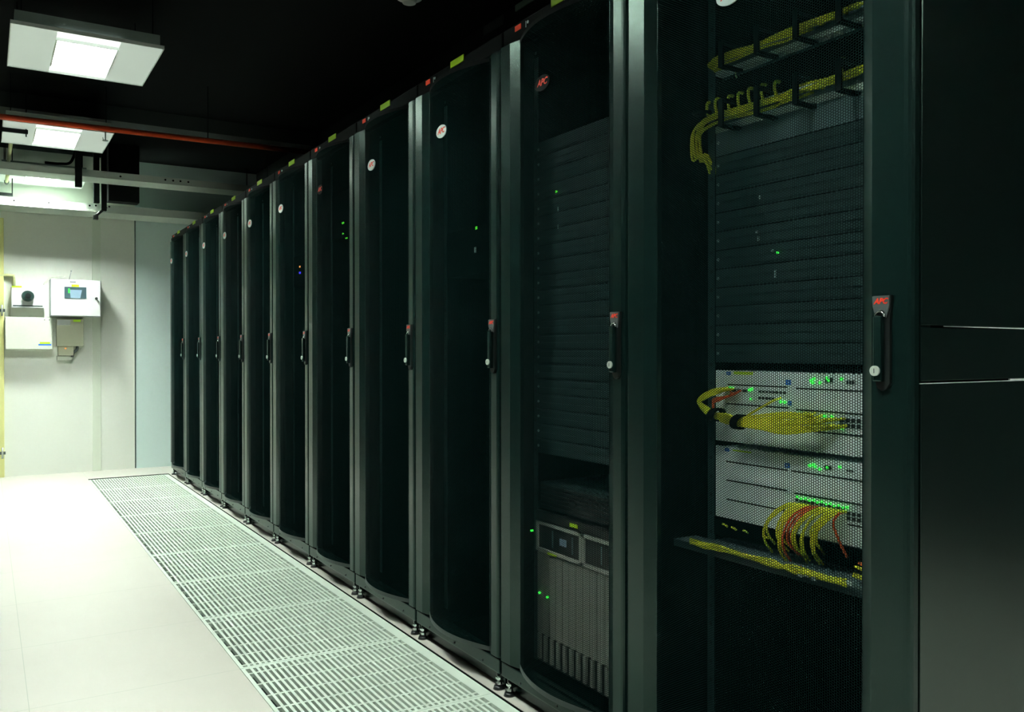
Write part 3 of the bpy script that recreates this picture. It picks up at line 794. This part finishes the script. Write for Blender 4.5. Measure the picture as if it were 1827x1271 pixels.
# white cable trays
def tray(y0, y1, z0, h, x0, x1, holes, label, gap=None):
    r = empty('cable_tray', (0, y0, z0), label, 'cable tray', 'white cable trays across the aisle')
    b = MB(); b.box(x0, x1, 0, y1-y0, 0, .003, M['tray']); b.box(x0, x1, 0, .003, 0, h, M['tray']); b.box(x0, x1, y1-y0-.003, y1-y0, 0, h, M['tray'])
    b.build('tray_body', r)
    for x in (-2.6, -.9, 2.05):
        MB().cyl((x, (y1-y0)/2, .003), (x, (y1-y0)/2, CZ-z0), .004, M['duct'], 8).build('threaded_rod', r)
    for x, z in holes: MB().cyl((x, -.001, z), (x, .002, z), .008, M['softblack'], 10).build('tray_hole', r)  # black discs stand for the dark punched holes
    return r
YA = 7.2; zA = 2.350
ha = [at(px_, py_, 'Y', YA) for px_, py_ in [(295, 321), (309, 322.5), (322, 323.5), (336, 325), (215, 315)]]
tray(YA, YA+.25, zA, .052, -3.38, 2.17, [(p.x, p.z-zA) for p in ha], 'white cable tray crossing the aisle below the farthest light')
YB = 7.82; zB = 2.178
hb = [at(px_, py_, 'Y', YB) for px_, py_ in [(160, 367), (171, 367), (195, 369), (87, 362), (25, 358)]]
tray(YB, W_Y-.01, zB, .066, -3.38, 2.17, [(p.x, p.z-zB) for p in hb], 'white cable tray lower down against the pale back wall')
# black posts and box
def post(px0, px1, py0, py1, Y, label, name='hanging_post', cat='post', dep=.05, grp='black posts hanging from the ceiling'):
    a = at(px0, py1, 'Y', Y); c = at(px1, py0, 'Y', Y)
    r = MB(); r.box(a.x, c.x, Y-dep/2, Y+dep/2, a.z, CZ, M['duct'], .002)
    return tag(r.build(name), label, cat, grp)
post(134, 146, 285, 333, 7.12, 'black post hanging in front of the white cable tray, left of the others')
post(167, 177, 285, 362, 7.52, 'black post hanging between the two white cable trays, left of the black box')
post(181, 190, 340, 376, 7.52, 'black post hanging lowest, right beside the black box')
a = at(185, 359, 'Y', 7.6); c = at(247, 285, 'Y', 7.6)
tag(MB().box(a.x+.03, c.x, 7.55, 7.68, a.z, CZ, M['duct'], .003).build('junction_box'), 'black box hanging behind the white cable tray near the back wall', 'box')
a = at(165, 392, 'Y', 7.6); c = at(188, 372, 'Y', 7.6)
b = MB(); b.tube([(c.x, 7.52, c.z), (a.x+.01, 7.52, a.z+.015)], .011, M['black'], 8, 1); b.box(a.x-.005, a.x+.032, 7.49, 7.53, a.z-.012, a.z+.022, M['black'], .003)
tag(b.build('bracket_arm'), 'short black bracket slanting down below the wall tray', 'bracket')
a = at(80, 290, 'Y', 7.3); c = at(128, 281, 'Y', 7.3)
b = MB().tube([(a.x, 7.3, a.z), (a.x+.10, 7.3, a.z+.002), (a.x+.17, 7.3, a.z+.02), (c.x+.03, 7.3, c.z+.06)], .010, M['duct'], 8, 5)
tag(b.build('flexible_hose'), 'black flexible hose curving above the white cable tray', 'hose')
# black duct above the racks with two dull dampers
DX = 2.18
tag(MB().box(DX, 2.46, .6, W_Y-.02, 2.07, CZ, M['duct'], .004).build('air_duct'), 'black duct running above the back of the racks', 'duct')
for (x0, x1, y0, y1, l) in ((920, 978, -28, 21, 'dull green grey panel at the top edge, left of the yellow tape'), (864, 898, 26, 64, 'darker green grey panel high above the racks, left of the red plate')):
    a = at(x0, y1, 'X', DX-.004); c = at(x1, y0, 'X', DX-.004)
    z1 = min(c.z, CZ-.003)
    tag(MB().box(DX-.008, DX-.0005, c.y, a.y, a.z, z1, M['panelgreen' if x0 > 900 else 'greybeam'], .002).build('damper_panel'), l, 'panel', 'dull panels on the duct')
# smoke detector
p = at(730, 6, 'Z', 2.60)
r = empty('smoke_detector', (p.x, p.y, 2.60), 'white round smoke detector at the top edge of the photo', 'smoke detector')
b = MB(); b.cyl((0, 0, .0), (0, 0, .022), .030, M['white'], 24, r2=.036); b.cyl((0, 0, .022), (0, 0, .05), .058, M['white'], 24, r2=.062); b.build('body', r)
MB().cyl((0, 0, .05), (0, 0, CZ-2.60), .012, M['duct'], 10).build('stem', r)

# ================================================================== THINGS ON THE BACK WALL
def wp(x, y, dy=0): return at(x, y, 'Y', W_Y-dy)
def wbox(x0, y0, x1, y1, dep, m, bev=.004):
    a = wp(x0, y1, dep); c = wp(x1, y0, dep)
    return (a.x, c.x, a.z, c.z)
# alarm unit with a knob
D1 = .09; x0, x1, z0, z1 = wbox(20, 513, 79, 549, D1, None)
r = empty('alarm_panel', ((x0+x1)/2, W_Y, z0), 'white wall unit with a round dark knob, above the cream cabinet', 'wall unit')
hw = (x1-x0)/2; h = z1-z0
MB().box(-hw, hw, -D1, 0, -.0, h, M['boxwhite'], .004).build('casing', r)
MB().box(-hw+.012, hw-.012, -D1-.0015, -D1, .012, .021, M['knob']).build('slot', r)
b = MB(); b.cyl((0, -D1, h*.56), (0, -D1-.03, h*.56), .047, M['knob'], 28, r2=.040); b.cyl((0, -D1-.03, h*.56), (0, -D1-.042, h*.56), .022, M['black'], 20); b.build('knob', r)
MB().box(-hw+.004, -hw+.075, -D1-.001, -D1, h-.008, h+.004, M['tape']).build('label_tape', r)
MB().box(-hw-.006, hw+.004, -.05, 0, -.085, 0, M['boxcream'], .003).build('lower_casing', r)
# white cabinet with display
D2 = .16; x0, x1, z0, z1 = wbox(90, 501, 180, 564, D2, None)
r = empty('control_cabinet', ((x0+x1)/2, W_Y, z0), 'white control cabinet with a small blue display, on the back wall', 'control cabinet')
hw = (x1-x0)/2; h = z1-z0
MB().box(-hw, hw, -D2, 0, 0, h, M['boxwhite'], .004).build('casing', r)
MB().box(-hw+.004, hw-.004, -D2-.012, -D2-.001, .004, h-.004, M['boxwhite'], .004).build('door', r)
MB().box(-hw+.002, hw-.002, -D2-.001, -D2+.001, .002, h-.002, M['knob']).build('door_gasket', r)
a = wp(115, 532, D2+.014); c = wp(154, 513, D2+.014); cx = (x0+x1)/2
dsp = MB().box(a.x-cx, c.x-cx, -D2-.015, -D2-.012, a.z-z0, c.z-z0, M['lcddark']).build('display', r)
dw = c.x-a.x; dh = c.z-a.z
b = MB(); b.poly_prism([(a.x-cx+dw*u, -D2-.0155, a.z-z0+dh*v) for u, v in ((.28, .02), (.72, .02), (.80, .75), (.24, .75))], (0, -.001, 0), M['lcd']); b.build('screen', dsp)
MB().box(a.x-cx+dw*.17, a.x-cx+dw*.25, -D2-.0165, -D2-.015, a.z-z0+dh*.45, a.z-z0+dh*.85, M['ledG']).build('status_light', dsp)
MB().box(a.x-cx+dw*.32, a.x-cx+dw*.66, -D2-.0165, -D2-.012, c.z-z0+.001, c.z-z0+.020, M['tape']).build('label_tape', r)
p = wp(172, 533, D2+.014)
b = MB(); b.cyl((p.x-cx, -D2-.012, p.z-z0), (p.x-cx, -D2-.022, p.z-z0), .011, M['black'], 14); b.tube([(p.x-cx, -D2-.020, p.z-z0), (p.x-cx+.018, -D2-.020, p.z-z0-.026), (p.x-cx+.024, -D2-.020, p.z-z0-.034)], .004, M['cap'], 6, 3); b.build('lock', r)
p = wp(130, 499, D2+.013); MB().box(p.x-cx-.022, p.x-cx+.022, -D2-.0135, -D2-.012, h-.024, h-.017, M['cap']).build('name_plate', r)
b = MB(); ax = wp(123, 490, .08); b.cyl((ax.x-cx, -.08, h-.002), (ax.x-cx+.018, -.08, h+.075), .003, M['alu'], 8); b.sphere((ax.x-cx+.018, -.08, h+.078), .006, M['alu']); b.build('antenna', r)
# cream cabinet
D3 = .09; x0, x1, z0, z1 = wbox(9, 567, 94, 624, D3, None)
r = empty('cream_cabinet', ((x0+x1)/2, W_Y, z0), 'wide cream metal cabinet with a blue sticker, under the unit with the knob', 'cabinet')
hw = (x1-x0)/2; h = z1-z0; cx = (x0+x1)/2
MB().box(-hw, hw, -D3, 0, 0, h, M['boxcream'], .004).build('casing', r)
MB().box(-hw+.003, hw-.003, -D3-.006, -D3, .003, h-.003, M['boxcream'], .003).build('door', r)
MB().box(hw-.105, hw-.012, -D3-.007, -D3-.006, .034, .046, M['blue']).build('blue_sticker', r)
MB().box(hw-.095, hw-.020, -D3-.007, -D3-.006, .047, .062, M['tape']).build('label_tape', r)
for dx in (-.06, -.025): MB().cyl((hw+dx, -D3-.006, h-.02), (hw+dx, -D3-.008, h-.02), .004, M['cap'], 8).build('screw', r)
# beige box and its lower part
D4 = .08; x0, x1, z0, z1 = wbox(101, 570, 149, 618, D4, None)
r = empty('beige_junction_box', ((x0+x1)/2, W_Y, z0), 'beige box with an orange light below the white control cabinet', 'junction box')
hw = (x1-x0)/2; h = z1-z0; cx = (x0+x1)/2
MB().box(-hw, hw, -D4, 0, 0, h, M['boxbeige'], .003).build('casing', r)
MB().box(-hw+.004, -hw+.105, -D4-.001, -D4, h-.052, h-.006, M['boxwhite']).build('paper_label', r)
MB().box(hw-.078, hw-.022, -D4-.001, -D4, h-.022, h-.004, M['tape']).build('label_tape', r)
b = MB().box(-hw+.012, -hw+.128, -.06, 0, -.078, 0, M['boxbeige'], .003); lp = b.build('lower_casing', r)
p = wp(117, 622, .064); MB().cyl((p.x-cx, -.060, p.z-z0), (p.x-cx, -.066, p.z-z0), .006, M['ledO'], 12).build('status_light', lp)
b = MB(); b.box(-hw+.004, -hw+.118, -.04, 0, -.118, -.082, M['boxcream'], .004); b.build('conduit_tray', r)
b = MB(); b.tube([(hw-.045, -.04, .0), (hw-.05, -.045, -.03), (hw-.075, -.045, -.055), (hw-.085, -.04, -.09)], .011, M['cap'], 10, 4); b.build('cable_gland', r)
# wiring on the wall
pts = [wp(x, y, .012) for x, y in [(78, 508), (82, 502), (90, 496), (100, 494), (116, 493)]]
tag(MB().tube(pts, .0035, M['wallband'], 6, 5).build('cable'), 'thin pale cable arching from the knob unit over the white control cabinet', 'cable')
pts = [wp(x, y, .02) for x, y in [(-8, 492), (14, 491), (24, 492), (25, 500), (25, 512)]]
tag(MB().tube(pts, .012, M['conduit'], 8, 1).build('conduit'), 'short pale yellow conduit bending down into the knob unit', 'conduit')

# ================================================================== WORLD, VIEW
w = bpy.data.worlds.new('world'); SC.world = w; w.use_nodes = True
w.node_tree.nodes['Background'].inputs[0].default_value = (0, 0, 0, 1); w.node_tree.nodes['Background'].inputs[1].default_value = 0
SC.view_settings.view_transform = 'Standard'; SC.view_settings.look = 'None'; SC.view_settings.gamma = 1.
SC.view_settings.exposure = .45; SC.view_settings.use_curve_mapping = False
SC.cycles.transparent_max_bounces = 24; SC.cycles.max_bounces = 10; SC.cycles.diffuse_bounces = 6
SC.cycles.use_denoising = True
